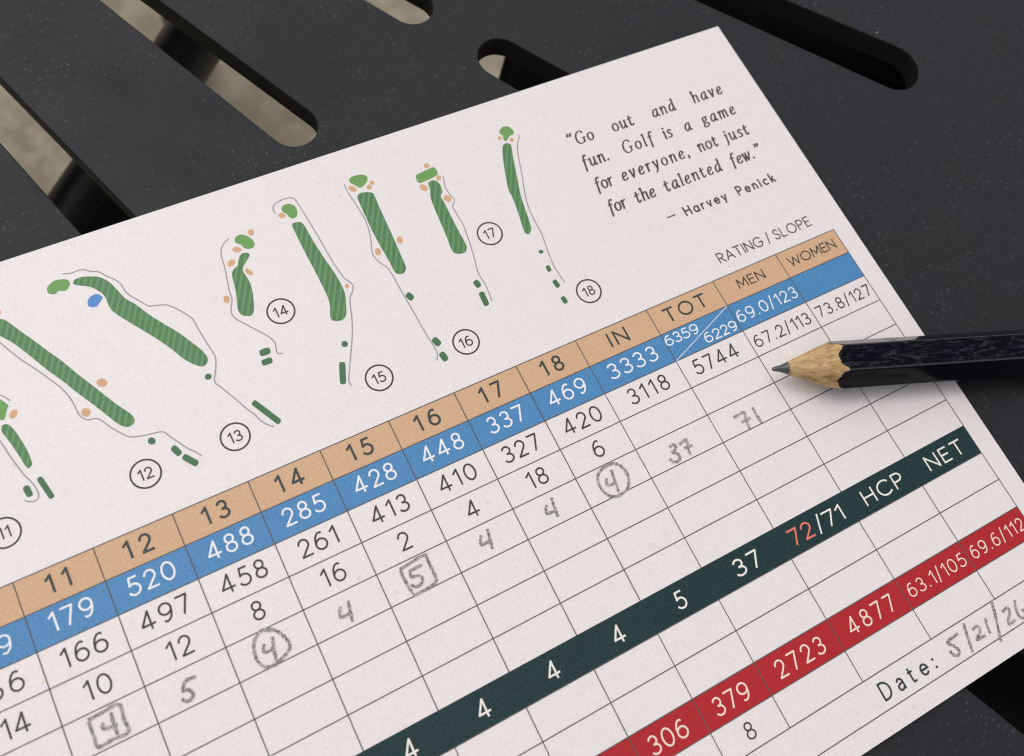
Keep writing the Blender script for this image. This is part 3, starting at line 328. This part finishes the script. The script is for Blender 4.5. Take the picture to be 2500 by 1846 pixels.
ICE = ink('pale reversed lettering', (.76, .76, .79, 1), 0.06, 0.55)
PINKW = ink('blush reversed lettering', (.80, .62, .53, 1), 0.06, 0.55)
CREAM = ink('cream reversed lettering', (.76, .72, .66, 1), 0.06, 0.55)
SALMON = ink('salmon ink', (.70, .17, .12, 1), 0.08, 0.5)
GREEN = ink('putting green ink', (.130, .300, .075, 1), 0.14, 0.55)
TEE = ink('tee green ink', (.047, .142, .056, 1), 0.14, 0.55)
SAND = ink('sand ink', (.60, .345, .185, 1), 0.14, 0.55)
PATHINK = ink('cart path ink', (.33, .285, .300, 1), 0.12, 0.55)
POND = ink('pond ink', (.06, .22, .52, 1), 0.14, 0.5)
def fairway_mat():
    m = Mat('mown fairway ink')
    sep = m.node('ShaderNodeSeparateXYZ'); m.link(m.coord(), sep.inputs[0])
    # stripes run 30 degrees off the card's upright, 0.89 mm apart
    a = m.node('ShaderNodeMath', operation='MULTIPLY'); a.inputs[1].default_value = 0.868/0.00089; m.link(sep.outputs[0], a.inputs[0])
    b = m.node('ShaderNodeMath', operation='MULTIPLY'); b.inputs[1].default_value = -0.496/0.00089; m.link(sep.outputs[1], b.inputs[0])
    s = m.node('ShaderNodeMath', operation='ADD'); m.link(a.outputs[0], s.inputs[0]); m.link(b.outputs[0], s.inputs[1])
    f = m.node('ShaderNodeMath', operation='FRACT'); m.link(s.outputs[0], f.inputs[0])
    col = m.ramp(f.outputs[0], (0.0, (.052, .160, .060, 1)), (0.52, (.052, .160, .060, 1)), (0.62, (.105, .255, .080, 1)), (0.90, (.105, .255, .080, 1)), (1.0, (.052, .160, .060, 1)))
    n = m.noise(3000, 2, 0.7)
    col = m.mix(m.ramp(n, (0.3, 0.0), (0.75, 0.30)), col, (.16, .32, .14, 1))
    m.set(Base_Color=col, Roughness=0.52, Specular_IOR_Level=0.4)
    return m.m
FAIRWAY = fairway_mat()
def graphite_mark():
    m = Mat('graphite on paper')
    n = m.noise(4200, 3, 0.75); n2 = m.noise(900, 2, 0.6)
    col = m.ramp(n, (0.36, (.085, .082, .080, 1)), (0.50, (.185, .176, .172, 1)), (0.64, (.60, .55, .535, 1)))
    col = m.mix(m.ramp(n2, (0.42, 0.0), (0.66, 0.45)), col, (.50, .465, .455, 1))
    m.set(Base_Color=col, Roughness=0.5, Specular_IOR_Level=0.4)
    return m.m
GRAPHITE = graphite_mark()

def table_mat():
    m = Mat('speckled charcoal powder coat')
    big = m.noise(48, 4, 0.6); fine = m.noise(1500, 3, 0.7)
    col = m.ramp(fine, (0.30, (.0125, .0140, .0155, 1)), (0.62, (.0185, .0205, .0225, 1)), (0.80, (.038, .042, .044, 1)))
    col = m.mix(m.ramp(big, (0.40, 0.0), (0.62, 0.55)), col, (.0195, .0175, .0230, 1))
    v = m.node('ShaderNodeTexVoronoi'); v.inputs['Scale'].default_value = 1250; v.inputs['Randomness'].default_value = 1.0
    wob = m.node('ShaderNodeTexNoise'); wob.inputs['Scale'].default_value = 1900; m.link(m.coord(), wob.inputs['Vector'])
    sc = m.node('ShaderNodeVectorMath', operation='SCALE'); sc.inputs['Scale'].default_value = 0.0011; m.link(wob.outputs['Color'], sc.inputs[0])
    ad = m.node('ShaderNodeVectorMath', operation='ADD'); m.link(m.coord(), ad.inputs[0]); m.link(sc.outputs[0], ad.inputs[1])
    m.link(ad.outputs[0], v.inputs['Vector'])
    near = m.ramp(v.outputs['Distance'], (0.12, 1.0), (0.40, 0.0))
    sel = m.node('ShaderNodeSeparateColor'); m.link(v.outputs['Color'], sel.inputs[0])
    pick = m.mix(1.0, m.ramp(sel.outputs[0], (0.50, 0.0), (1.0, 0.62)), m.ramp(m.noise(45, 4), (0.36, 0.2), (0.64, 1.0)), 'MULTIPLY')
    col = m.mix(m.mix(1.0, near, pick, 'MULTIPLY'), col, (.092, .100, .099, 1))
    v2 = m.node('ShaderNodeTexVoronoi'); v2.inputs['Scale'].default_value = 240; m.link(m.coord(), v2.inputs['Vector'])
    sel2 = m.node('ShaderNodeSeparateColor'); m.link(v2.outputs['Color'], sel2.inputs[0])
    col = m.mix(m.mix(1.0, m.ramp(v2.outputs['Distance'], (0.03, 1.0), (0.065, 0.0)), m.ramp(sel2.outputs[1], (0.93, 0.0), (0.99, 0.8)), 'MULTIPLY'), col, (.42, .43, .42, 1))
    m.set(Base_Color=col, Roughness=m.ramp(m.noise(30, 5, 0.65), (0.3, 0.44), (0.7, 0.66)), Specular_IOR_Level=0.20)
    m.bump(m.noise(1100, 3, 0.6), 0.5, 0.00006)
    return m.m
TABLE = table_mat()
SHADED = Mat('near-black painted shade'); SHADED.set(Base_Color=SHADED.ramp(SHADED.noise(900, 3), (0.3, (.0045, .0042, .004, 1)), (0.7, (.009, .0085, .008, 1))), Roughness=0.6, Specular_IOR_Level=0.15); SHADED = SHADED.m  # near-black tone paints shade onto the slot walls and parts underneath
def metal_mat():
    m = Mat('black painted steel')
    n = m.noise(300, 3)
    m.set(Base_Color=m.ramp(n, (0.3, (.010, .0095, .009, 1)), (0.7, (.019, .0175, .016, 1))), Roughness=0.42, Specular_IOR_Level=0.5)
    m.bump(m.noise(700, 2), 0.3, 0.00008)
    return m.m
STEEL = metal_mat()
def ground_mat():
    m = Mat('weathered concrete')
    a = m.noise(7.5, 5, 0.6); b = m.noise(34, 4, 0.6); c = m.noise(260, 3, 0.7); g = m.noise(2.1, 3)
    col = m.ramp(a, (0.33, (.215, .180, .120, 1)), (0.50, (.315, .272, .195, 1)), (0.68, (.375, .332, .250, 1)))
    col = m.mix(m.ramp(b, (0.42, 0.65), (0.58, 0.0)), col, (.150, .118, .076, 1))
    col = m.mix(m.ramp(c, (0.40, 0.35), (0.60, 0.0)), col, (.22, .19, .14, 1))
    col = m.mix(m.ramp(g, (0.35, 0.0), (0.7, 0.25)), col, (.40, .36, .275, 1))
    m.set(Base_Color=col, Roughness=0.85, Specular_IOR_Level=0.3)
    m.bump(c, 0.4, 0.002)
    return m.m

# ------------------------------------------------------------------ the setting
GZ = -0.72
g = mesh_obj('ground', [(-40, -40, GZ), (40, -40, GZ), (40, 40, GZ), (-40, 40, GZ)], [(0, 1, 2, 3)], ground_mat())
g['kind'] = 'structure'; g['label'] = 'pale mottled concrete patio ground seen through the table slots'

# ------------------------------------------------------------------ the slotted patio table
TC = Vector((-26.15*5*MM, 57.09*5*MM, 0.0))          # its centre; the slots fan out from it
table = thing('patio_table', 'charcoal speckled metal patio table with rounded slots radiating from its centre', 'table', (TC.x, TC.y, GZ))
def tabletop():
    cu = bpy.data.curves.new('tabletop', 'CURVE'); cu.dimensions = '2D'; cu.fill_mode = 'BOTH'
    th = 0.0045
    cu.extrude = th/2-0.00025; cu.bevel_depth = 0.00025; cu.bevel_resolution = 2
    cu.offset = -0.00025
    def loop(pts):
        s = cu.splines.new('POLY'); s.points.add(len(pts)-1); s.use_cyclic_u = True
        for p, q in zip(s.points, pts): p.co = (q[0], q[1], 0, 1)
    loop([(0.47*math.cos(2*math.pi*k/180), 0.47*math.sin(2*math.pi*k/180)) for k in range(180)])
    loop([(0.022*math.cos(-2*math.pi*k/40), 0.022*math.sin(-2*math.pi*k/40)) for k in range(40)])
    N = 46; ha = math.radians(0.92)
    rings = [(0.0, 30.0, 49.95), (0.0, 52.1, 67.35), (0.0, 75.2, 88.0)]
    for off, r0, r1 in rings:
        for k in range(N):
            a = -math.radians(64.6)+2*math.pi*(k+off)/N
            pts = []
            c0 = r0*math.sin(ha)/(1-math.sin(ha)*0)  # cap radii follow the widening slot
            c1 = r1*math.sin(ha)
            x0, x1 = r0+c0, r1-c1
            for j in range(17):
                t = -math.pi/2+math.pi*j/16; pts.append((x1+c1*math.cos(t), c1*math.sin(t)))
            for j in range(17):
                t = math.pi/2+math.pi*j/16; pts.append((x0+c0*math.cos(t), c0*math.sin(t)))
            pts = [((x*math.cos(a)-y*math.sin(a))*5*MM, (x*math.sin(a)+y*math.cos(a))*5*MM) for x, y in pts]
            loop(pts[::-1])
    tmp = bpy.data.objects.new('tabletop_outline', cu); scene.collection.objects.link(tmp)
    bpy.context.view_layer.update()
    me = bpy.data.meshes.new_from_object(tmp.evaluated_get(bpy.context.evaluated_depsgraph_get()))
    bpy.data.objects.remove(tmp); bpy.data.curves.remove(cu)
    me.name = 'tabletop'; me.materials.clear(); me.materials.append(TABLE); me.materials.append(SHADED)
    for p in me.polygons: p.material_index = 0 if p.normal.z > 0.7 else 1  # slot walls and underside take the painted shade tone
    o = bpy.data.objects.new('tabletop', me); scene.collection.objects.link(o); o.parent = table
    o.location = (0, 0, -GZ-th/2-0.00028)
    return o
tabletop()

def tube(name, a, b, r, mat, parent, seg=20, flat=1.0, up=Vector((0, 0, 1))):
    """round bar between two points given in the parent's space; flat < 1 squashes it vertically"""
    a, b = Vector(a), Vector(b); d = (b-a).normalized()
    if abs(d.dot(up)) > 0.95: up = Vector((1, 0, 0))
    s = d.cross(up).normalized(); u = s.cross(d)
    v, f = [], []
    for e in (a, b):
        for k in range(seg):
            t = 2*math.pi*k/seg; v.append(tuple(e+s*(r*math.cos(t))+u*(r*flat*math.sin(t))))
    for k in range(seg): f.append((k, (k+1) % seg, seg+(k+1) % seg, seg+k))
    f.append(tuple(range(seg))[::-1]); f.append(tuple(range(seg, 2*seg)))
    return mesh_obj(name, v, f, mat, parent, True)
def pt(u, v, z): return Vector((u*5*MM-TC.x, -v*5*MM-TC.y, z*MM-GZ))
# the bars of the frame under the top (positions in card units, heights in mm below the top)
def flat_bar(name, c, d, length, width, z, thick=14, mat=None):
    d = Vector(d).normalized(); n = Vector((-d.y, d.x)); c = Vector(c)
    v = []
    for zz in (z, z-thick):
        for sx, sy in ((-1, -1), (1, -1), (1, 1), (-1, 1)):
            p = c+d*(sx*length/2)+n*(sy*width/2); v.append(tuple(pt(p.x, p.y, zz)))
    f = [(3, 2, 1, 0), (4, 5, 6, 7)]+[(i, (i+1) % 4, 4+(i+1) % 4, 4+i) for i in range(4)]
    o = mesh_obj(name, v, f, mat or STEEL, table)
    bm = bmesh.new(); bm.from_mesh(o.data)
    bmesh.ops.recalc_face_normals(bm, faces=bm.faces)
    bmesh.ops.bevel(bm, geom=bm.edges[:], offset=0.003, segments=3, affect='EDGES'); bm.to_mesh(o.data); bm.free()
    return o
_d = Vector((-1.24, 1.14)).normalized()*30
tube('frame_bar', pt(-8.6-_d.x, -26.4-_d.y, -75), pt(-8.6+_d.x, -26.4+_d.y, -75), 0.0079, STEEL, table, 28)
flat_bar('mounting_plate', (-10.6, -20.6), (-1.24, 1.14), 9, 4.6, -70, 12, SHADED)  # painted shade tone keeps its sky-lit top dark
flat_bar('frame_bar', (9.6, -16.6), (-.64, .77), 22, 6.0, -38, 14, SHADED)
flat_bar('frame_bar', (22.2, -13.0), (.72, .69), 30, 6.4, -26, 12, SHADED)
flat_bar('frame_bar', (12.6, 15.2), (.45, .9), 26, 9.0, -30, 12, SHADED)
# a bolt head on the bar below the right slot
bl = pt(20.55, -8.25, -24.0)
tube('bolt', bl-Vector((0, 0, 0.003)), bl+Vector((0, 0, 0.0012)), 0.0021, STEEL, table, 18)
tube('centre_collar', (0, 0, -GZ-0.05), (0, 0, -GZ-0.006), 0.030, STEEL, table, 32)
for k in range(4):
    a = math.pi/4+k*math.pi/2+0.35
    top = Vector((0.36*math.cos(a), 0.36*math.sin(a), -GZ-0.008)); bot = Vector((0.43*math.cos(a), 0.43*math.sin(a), 0.0))
    tube('leg', top, bot, 0.014, STEEL, table)

# ------------------------------------------------------------------ the scorecard
XL, XR, YT, YB = -150.0, 57.0, 55.9, -62.97
card = thing('golf_scorecard', 'white printed golf scorecard with tan, blue, green and red rows and pencilled scores', 'scorecard', (XL*MM/2+XR*MM/2, (YT+YB)/2*MM, 0.0))
ORG = Vector(card.location)
def sheet():
    nx, ny = 60, 40
    v, f = [], []
    for lay in (1, 0):
        for j in range(ny+1):
            for i in range(nx+1):
                v.append((XL+(XR-XL)*i/nx, YT+(YB-YT)*j/ny, lay))
    idx = lambda l, i, j: l*(nx+1)*(ny+1)+j*(nx+1)+i
    for j in range(ny):
        for i in range(nx):
            f.append((idx(0, i, j+1), idx(0, i+1, j+1), idx(0, i+1, j), idx(0, i, j)))
            f.append((idx(1, i, j), idx(1, i+1, j), idx(1, i+1, j+1), idx(1, i, j+1)))
    nside = len(f)
    for i in range(nx):
        f.append((idx(0, i, 0), idx(0, i+1, 0), idx(1, i+1, 0), idx(1, i, 0)))
        f.append((idx(1, i, ny), idx(1, i+1, ny), idx(0, i+1, ny), idx(0, i, ny)))
    for j in range(ny):
        f.append((idx(1, 0, j), idx(1, 0, j+1), idx(0, 0, j+1), idx(0, 0, j)))
        f.append((idx(0, nx, j), idx(0, nx, j+1), idx(1, nx, j+1), idx(1, nx, j)))
    vv = [(x*MM-ORG.x, y*MM-ORG.y, CARD_TOP if l else 0.00001) for x, y, l in v]
    o = mesh_obj('card_stock', vv, f, PAPER, card)
    o.data.materials.append(EDGE)
    for k, p in enumerate(o.data.polygons): p.material_index = 1 if k >= nside else 0
    return o
sheet()
U5 = 5.0
LEFT = -148.0
R = ROW; RIGHT = COL[12]
Z_BAND, Z_LINE, Z_TEXT, Z_PENCIL = 0.000008, 0.000018, 0.000030, 0.000085
def band(name, r0, r1, mat, x0=LEFT, x1=None):
    p = Print(Z_BAND); x1 = RIGHT if x1 is None else x1
    p.poly([(x0, R[r1]), (x1, R[r1]), (x1, R[r0]), (x0, R[r0])])
    return p.build(name, mat, card, card)
tan = band('tan_header_row', 0, 1, TAN)
blue = band('blue_yardage_row', 1, 2, BLUE)
deep = band('green_par_row', 8, 9, DEEP)
red = band('red_yardage_row', 11, 12, RED)

# ruled lines
DATE_Y = -59.95
g_ = Print(Z_LINE)
lw = 0.155
for r in (0, 1, 2, 3, 4, 5, 6, 7, 9, 10, 11, 12, 13): g_.strip([(LEFT, R[r]), (RIGHT, R[r])], lw)
g_.strip([(LEFT, DATE_Y), (RIGHT, DATE_Y)], lw)
COLS = [COL[0]-10.9*k for k in (5, 4, 3, 2, 1)]+COL
for i, x in enumerate(COLS):
    last = i == len(COLS)-1
    for y0, y1 in (((R[0], R[13]),) if last else ((R[0], R[8]), (R[9], R[13]))): g_.strip([(x, y0), (x, y1)], lw*0.95)
g_.build('ruled_grid', LINE, card, card)
g2 = Print(Z_LINE+0.00001)
g2.strip([(COL[9]+0.05, R[2]+0.02), (COL[10]-0.1, R[1]-0.02)], 0.11)
g2.build('dividing_slash', ICE, blue, None).location = (0, 0, 0)
for o in [c for c in blue.children]:
    for v in o.data.vertices: v.co -= ORG

def number(parent, s, mat, y, H, wt, cx=None, gap=.30, x=None, name='printed_number', **kw):
    p = Print(Z_TEXT)
    if x: letters(p, s, x[0]*U5, x[1]*U5, y, H, wt, **kw)
    else: letters(p, s, None, None, y, H, wt, cx=cx, gap=gap, **kw)
    return p.build(name, mat, parent, card)
MID = [(a+b)/2 for a, b in zip([COL[0]-10.9]+COL[:-1], COL)]     # centre of the column left of 11, then 11, 12 ...
# header
for i, s in enumerate(['11', '12', '13', '14', '15', '16', '17', '18']):
    number(tan, s, FOREST, R[1]+1.28, 2.72, 0.335, cx=MID[i+1]-0.2, gap=.50)
number(tan, 'IN', FOREST, R[1]+1.28, 2.62, 0.30, x=(1.0, 1.71), fit=.42, name='printed_heading')
number(tan, 'TOT', FOREST, R[1]+1.28, 2.55, 0.30, x=(3.17, 4.84), fit=.40, name='printed_heading')
number(tan, 'MEN', BLACK, 6.70, 1.84, 0.20, fit=.30, x=(6.15, 7.27), name='printed_heading')
number(tan, 'WOMEN', BLACK, 6.62, 1.84, 0.20, fit=.24, x=(8.34, 10.38), name='printed_heading')
# blue yardages
for i, s in enumerate(['9', '179', '520', '488', '285', '428', '448', '337', '469']):
    if i == 0: number(blue, s, ICE, 1.42, 2.60, 0.24, x=(-18.06, -17.71))
    else: number(blue, s, ICE, 1.42, 2.70, 0.27, cx=MID[i], gap=.315)
number(blue, '3333', ICE, 1.42, 2.66, 0.26, fit=.34, x=(.46, 2.27))
number(blue, '6359', ICE, 2.70, 1.86, 0.21, fit=.24, x=(2.71, 4.02))
number(blue, '6229', ICE, 0.50, 1.86, 0.21, fit=.24, x=(4.02, 5.32))
number(blue, '69.0/123', ICE, 1.34, 2.18, 0.215, fit=.30, x=(5.47, 7.97))
# white tee yardages
for i, s in enumerate(['66', '166', '497', '458', '261', '413', '410', '327', '420']):
    if i == 0: number(card, s, BLACK, -3.62, 2.70, 0.25, x=(-18.60, -17.72))
    else: number(card, s, BLACK, -3.62, 2.70, 0.255, cx=MID[i], gap=.315)
number(card, '3118', BLACK, -3.60, 2.70, 0.25, cx=MID[9], gap=.34)
number(card, '5744', BLACK, -3.62, 2.62, 0.25, fit=.30, x=(3.14, 4.87))
number(card, '67.2/113', BLACK, -3.68, 2.18, 0.205, fit=.30, x=(5.54, 7.87))
number(card, '73.8/127', BLACK, -3.60, 2.14, 0.20, fit=.30, x=(8.21, 10.55))
# handicaps
for i, s in enumerate(['14', '10', '12', '8', '16', '2', '4', '18', '6']):
    if i == 0: number(card, s, BLACK, -8.70, 2.70, 0.25, x=(-18.56, -17.88))
    else: number(card, s, BLACK, -8.70, 2.70, 0.25, cx=MID[i]+0.05, gap=.30)
number(card, '8', BLACK, -53.72, 2.45, 0.22, cx=MID[8]-0.1, gap=0)
# par
yb = -33.90
for i in range(4, 9): number(deep, '4' if i < 8 else '5', CREAM, yb, 2.65, 0.27, cx=(MID[i] if i < 8 else MID[i])+0.10, gap=0)
number(deep, '37', CREAM, yb, 2.62, 0.28, fit=.40, x=(.90, 1.83))
number(deep, '72', SALMON, yb, 2.62, 0.27, x=(3.0, 3.86), fit=.30)
number(deep, '/71', CREAM, yb, 2.55, 0.26, x=(4.02, 5.07), fit=.24)
number(deep, 'HCP', CREAM, yb, 2.58, 0.26, x=(5.94, 7.57), fit=.38, name='printed_heading')
number(deep, 'NET', CREAM, yb, 2.52, 0.26, x=(8.62, 10.2), fit=.40, name='printed_heading')
# red yardages
number(red, '306', PINKW, -48.98, 2.62, 0.245, x=(-3.91, -2.68))
number(red, '379', PINKW, -48.98, 2.62, 0.245, x=(-1.73, -.53))
number(red, '0', PINKW, -48.98, 2.62, 0.245, x=(-5.18, -4.80), fit=.3)
number(red, '2723', PINKW, -48.94, 2.62, 0.245, x=(.49, 2.23))
number(red, '4877', PINKW, -48.94, 2.62, 0.245, x=(3.18, 4.97))
number(red, '63.1/105', PINKW, -48.72, 2.14, 0.195, fit=.32, x=(5.57, 7.93))
number(red, '69.6/112', PINKW, -48.66, 2.12, 0.195, fit=.32, x=(8.22, 10.50))
number(card, 'Dqte:', FOREST, -58.86, 2.66, 0.285, x=(3.03, 5.12), name='printed_heading')
number(card, 'RATING', GREYTYPE, 12.13, 1.98, 0.20, fit=.24, x=(6.03, 7.91), name='printed_heading')
number(card, '/', GREYTYPE, 12.20, 1.90, 0.19, cx=8.17*U5, gap=0, name='printed_heading')
number(card, 'SLOPE', GREYTYPE, 12.13, 1.98, 0.20, fit=.26, x=(8.42, 10.02), name='printed_heading')
# the quotation
pq = Print(Z_TEXT)
LINES = [(42.20, [('<', 3.34, 3.58), ('Go', 3.63, 4.42), ('out', 5.13, 6.08), ('and', 6.82, 7.89), ('have', 8.60, 9.98)]),
         (37.45, [('fun.', 3.38, 4.49), ('Golf', 5.05, 6.40), ('is', 6.77, 7.19), ('a', 7.66, 7.93), ('game', 8.45, 9.98)]),
         (32.70, [('for', 3.37, 4.15), ('everyone,', 4.44, 7.33), ('not', 7.69, 8.60), ('just', 8.90, 9.99)]),
         (27.93, [('for', 3.37, 4.15), ('the', 4.47, 5.34), ('talented', 5.68, 8.17), ('few.', 8.53, 9.61), ('>', 9.68, 9.88)])]
for y, words in LINES:
    for w, a, b in words:
        letters(pq, w, a*U5, (b-0.05)*U5, y-0.10, 2.76, 0.315, font=ITAL, dots=IDOTS, slant=0.165, nib=0.48)
pq.build('printed_quotation', GREYTYPE, card, card)
pa = Print(Z_TEXT)
pa.strip([(5.175*U5, 23.48), (5.52*U5, 23.48)], 0.21)
letters(pa, 'Harvey', 5.87*U5, 7.66*U5, 22.36, 1.98, 0.275)
letters(pa, 'Penick', 8.11*U5, 9.77*U5, 22.24, 1.98, 0.275)
pa.build('quotation_credit', GREYTYPE, card, card)

# the little hole maps
for name, d in HOLES:
    hm = bpy.data.objects.new('hole_map', None); scene.collection.objects.link(hm); hm.parent = card; hm.empty_display_size = 0.01
    p = Print(Z_BAND)
    for line in d['path']: p.strip(smooth_path(line), 0.20)
    p.build('cart_path', PATHINK, hm, card)
    p = Print(Z_LINE); p.poly(smooth_path(d['fairway'], True, 4)); p.build('fairway', FAIRWAY, hm, card)
    p = Print(Z_LINE); p.poly(smooth_path(d['green'], True, 4) if d['green'] else []) if d['green'] else None
    if d['green']: p.build('putting_green', GREEN, hm, card)
    if d['pond']:
        p = Print(Z_LINE); p.poly(smooth_path(d['pond'], True, 4)); p.build('pond', POND, hm, card)
    for b in d['bunkers']:
        p = Print(Z_LINE); p.poly(smooth_path(b, True, 2)); p.build('bunker', SAND, hm, card)
    for b in d['tees']:
        p = Print(Z_LINE); p.poly(b); p.build('tee_box', TEE, hm, card)
    cx, cy = d['badge']
    p = Print(Z_LINE)
    p.strip([(cx+2.05*math.cos(2*math.pi*k/48), cy+2.05*math.sin(2*math.pi*k/48)) for k in range(48)], 0.26, True)
    letters(p, name, None, None, cy-0.88, 1.76, 0.205, cx=cx-0.08, gap=.24)
    p.build('hole_number', BLACK, hm, card)

# pencil marks
for name, strokes in PENCIL:
    p = Print(Z_PENCIL)
    for s in strokes: p.strip(smooth_path(s, False, 5), 0.41, False, None, 0.05, 0.30)
    o = p.build('pencilled_date' if 'date' in name else ('pencilled_total' if 'total' in name else 'pencilled_score'), GRAPHITE, card, card)

# ------------------------------------------------------------------ the pencil
S = 0.829*5*MM; AP = S*math.sqrt(3)/2
TIP = Vector((5.111*5*MM, -1.656*5*MM, CARD_TOP))
pencil = thing('golf_pencil', 'short dark navy six sided wooden pencil with sharpened tip lying across the card edge', 'pencil', TIP, -0.3503)
LEN = 0.089
TANA = 0.829/2.28                       # half angle of the sharpened cone
ANG = 216
def hexr(t):
    # flats face up and down; a high power rounds the six long edges
    return AP*sum(max(0.0, math.cos(t-j*math.pi/3))**34 for j in range(6))**(-1/34)
def prof(x, t, r): return (x, r*math.cos(t+math.pi/2), AP+r*math.sin(t+math.pi/2))
r_lead = 0.00100
def bound(k):
    t = 2*math.pi*k/ANG
    rr = hexr(t)
    jit = 0.00010*math.sin(k*0.47)+0.00006*math.sin(k*1.3+1)+random.uniform(-0.00006, 0.00006)
    return rr/TANA+jit, rr
def lead():
    v, f = [], []
    xs = [(0.00012, 0.0001), (0.00018, 0.00022), (0.00036, 0.00032), (0.0007, 0.00040)]
    rings = [(x, r) for x, r in xs]+[(r_lead/TANA*q, r_lead*q) for q in (0.55, 0.75, 1.08)]
    n = 36
    for x, r in rings:
        for k in range(n): v.append(prof(x, 2*math.pi*k/n, r))
    for i in range(len(rings)-1):
        for k in range(n): f.append((i*n+k, (i+1)*n+k, (i+1)*n+(k+1) % n, i*n+(k+1) % n))
    f.append(tuple(range(n)))
    return v, f
def cone():
    v, f = [], []; steps = 26
    st = [r_lead/TANA+random.uniform(-0.00018, 0.00018)+0.00012*math.sin(k*0.9) for k in range(ANG)]
    for i in range(steps+1):
        for k in range(ANG):
            b, rr = bound_c[k]; s0 = st[k]; x = s0+(b-s0)*i/steps
            r = x*TANA*(1+0.006*math.sin(k*2.3+i*.35)+random.uniform(-.006, .006)*(0 < i < steps))+0.000012
            v.append(prof(x, 2*math.pi*k/ANG, r))
    for i in range(steps):
        for k in range(ANG): f.append((i*ANG+k, (i+1)*ANG+k, (i+1)*ANG+(k+1) % ANG, i*ANG+(k+1) % ANG))
    return v, f
def barrel():
    v, f = [], []
    xs = [0, 0.00012, 0.0008, 0.004, 0.02, 0.05]
    rows = []
    for i, dx in enumerate(xs): rows.append([(bound_c[k][0]+dx, 0.000045 if i else 0.000004) for k in range(ANG)])
    rows.append([(LEN, 0.000045)]*ANG)
    for row in rows:
        for k in range(ANG):
            t = 2*math.pi*k/ANG
            # corners slightly rounded
            rr = hexr(t)
            v.append(prof(row[k][0], t, rr+row[k][1]))
    for i in range(len(rows)-1):
        for k in range(ANG): f.append((i*ANG+k, (i+1)*ANG+k, (i+1)*ANG+(k+1) % ANG, i*ANG+(k+1) % ANG))
    n0 = (len(rows)-1)*ANG
    f.append(tuple(range(n0, n0+ANG)))
    return v, f
bound_c = [bound(k) for k in range(ANG)]
def lead_mat():
    m = Mat('graphite core')
    n = m.noise(900, 3, 0.6, m.coord((0.25, 1, 1)))
    m.set(Base_Color=m.ramp(n, (0.3, (.035, .037, .037, 1)), (0.7, (.10, .105, .10, 1))), Roughness=0.34, Metallic=0.35, Specular_IOR_Level=0.6)
    m.bump(n, 0.5, 0.00008); return m.m
def wood_mat():
    m = Mat('bare cedar')
    grain = m.noise(900, 4, 0.65, m.coord((0.10, 1, 1)), 0.4); patch = m.noise(260, 3, 0.6, m.coord((0.5, 1, 1)))
    fine = m.noise(2600, 3, 0.7, m.coord((0.16, 1, 1)))
    col = m.ramp(grain, (0.33, (.22, .125, .045, 1)), (0.46, (.43, .27, .115, 1)), (0.66, (.58, .40, .19, 1)))
    col = m.mix(m.ramp(fine, (0.36, 0.6), (0.48, 0.0)), col, (.21, .12, .045, 1))
    col = m.mix(m.ramp(patch, (0.4, 0.0), (0.7, 0.4)), col, (.72, .52, .27, 1))
    m.set(Base_Color=col, Roughness=0.6, Specular_IOR_Level=0.3)
    m.bump(m.mix(0.5, grain, fine), 0.8, 0.00018); return m.m
def lacquer_mat():
    m = Mat('worn navy lacquer with painted sheen')
    n = m.noise(1100, 6, 0.8, m.coord((0.26, 1, 1)), 0.4)
    n2 = m.noise(1500, 4, 0.7, m.coord((0.45, 1, 1)))
    rub_sheen = m.ramp(n, (0.47, 0.0), (0.56, 1.0))
    # upward face: worn matt patches, with a mottled sky reflection painted in
    geo = m.node('ShaderNodeNewGeometry'); sep = m.node('ShaderNodeSeparateXYZ'); m.link(geo.outputs['Normal'], sep.inputs[0])
    up = m.ramp(sep.outputs[2], (0.955, 0.0), (0.985, 1.0))
    edge = m.ramp(sep.outputs[2], (0.56, 0.0), (0.64, 1.0), (0.93, 1.0), (0.97, 0.0))  # extra gloss by facing direction puts a highlight line on the rounded edges
    fac = m.mix(1.0, rub_sheen, up, 'MULTIPLY')
    fac = m.mix(m.ramp(n2, (0.40, 0.0), (0.55, 0.8)), (0, 0, 0, 1), fac)
    m.set(Base_Color=m.mix(fac, (.0022, .0026, .0052, 1), (.0125, .0145, .0215, 1)),
          Roughness=m.ramp(m.mix(1.0, fac, (1, 1, 1, 1), 'MULTIPLY'), (0.0, 0.10), (1.0, 0.55)))
    spec = m.mix(edge, m.mix(up, (.14, .14, .14, 1), m.mix(fac, (.06, .06, .06, 1), (.38, .38, .38, 1))), (1, 1, 1, 1))
    m.set(Specular_IOR_Level=spec)
    m.bump(n2, 0.12, 0.00004); return m.m
v, f = lead(); mesh_obj('lead', v, f, lead_mat(), pencil, True)
v, f = cone(); mesh_obj('wooden_cone', v, f, wood_mat(), pencil, True)
v, f = barrel(); mesh_obj('painted_barrel', v, f, lacquer_mat(), pencil, True)
for o in pencil.children:
    bm = bmesh.new(); bm.from_mesh(o.data); bmesh.ops.recalc_face_normals(bm, faces=bm.faces); bm.to_mesh(o.data); bm.free()
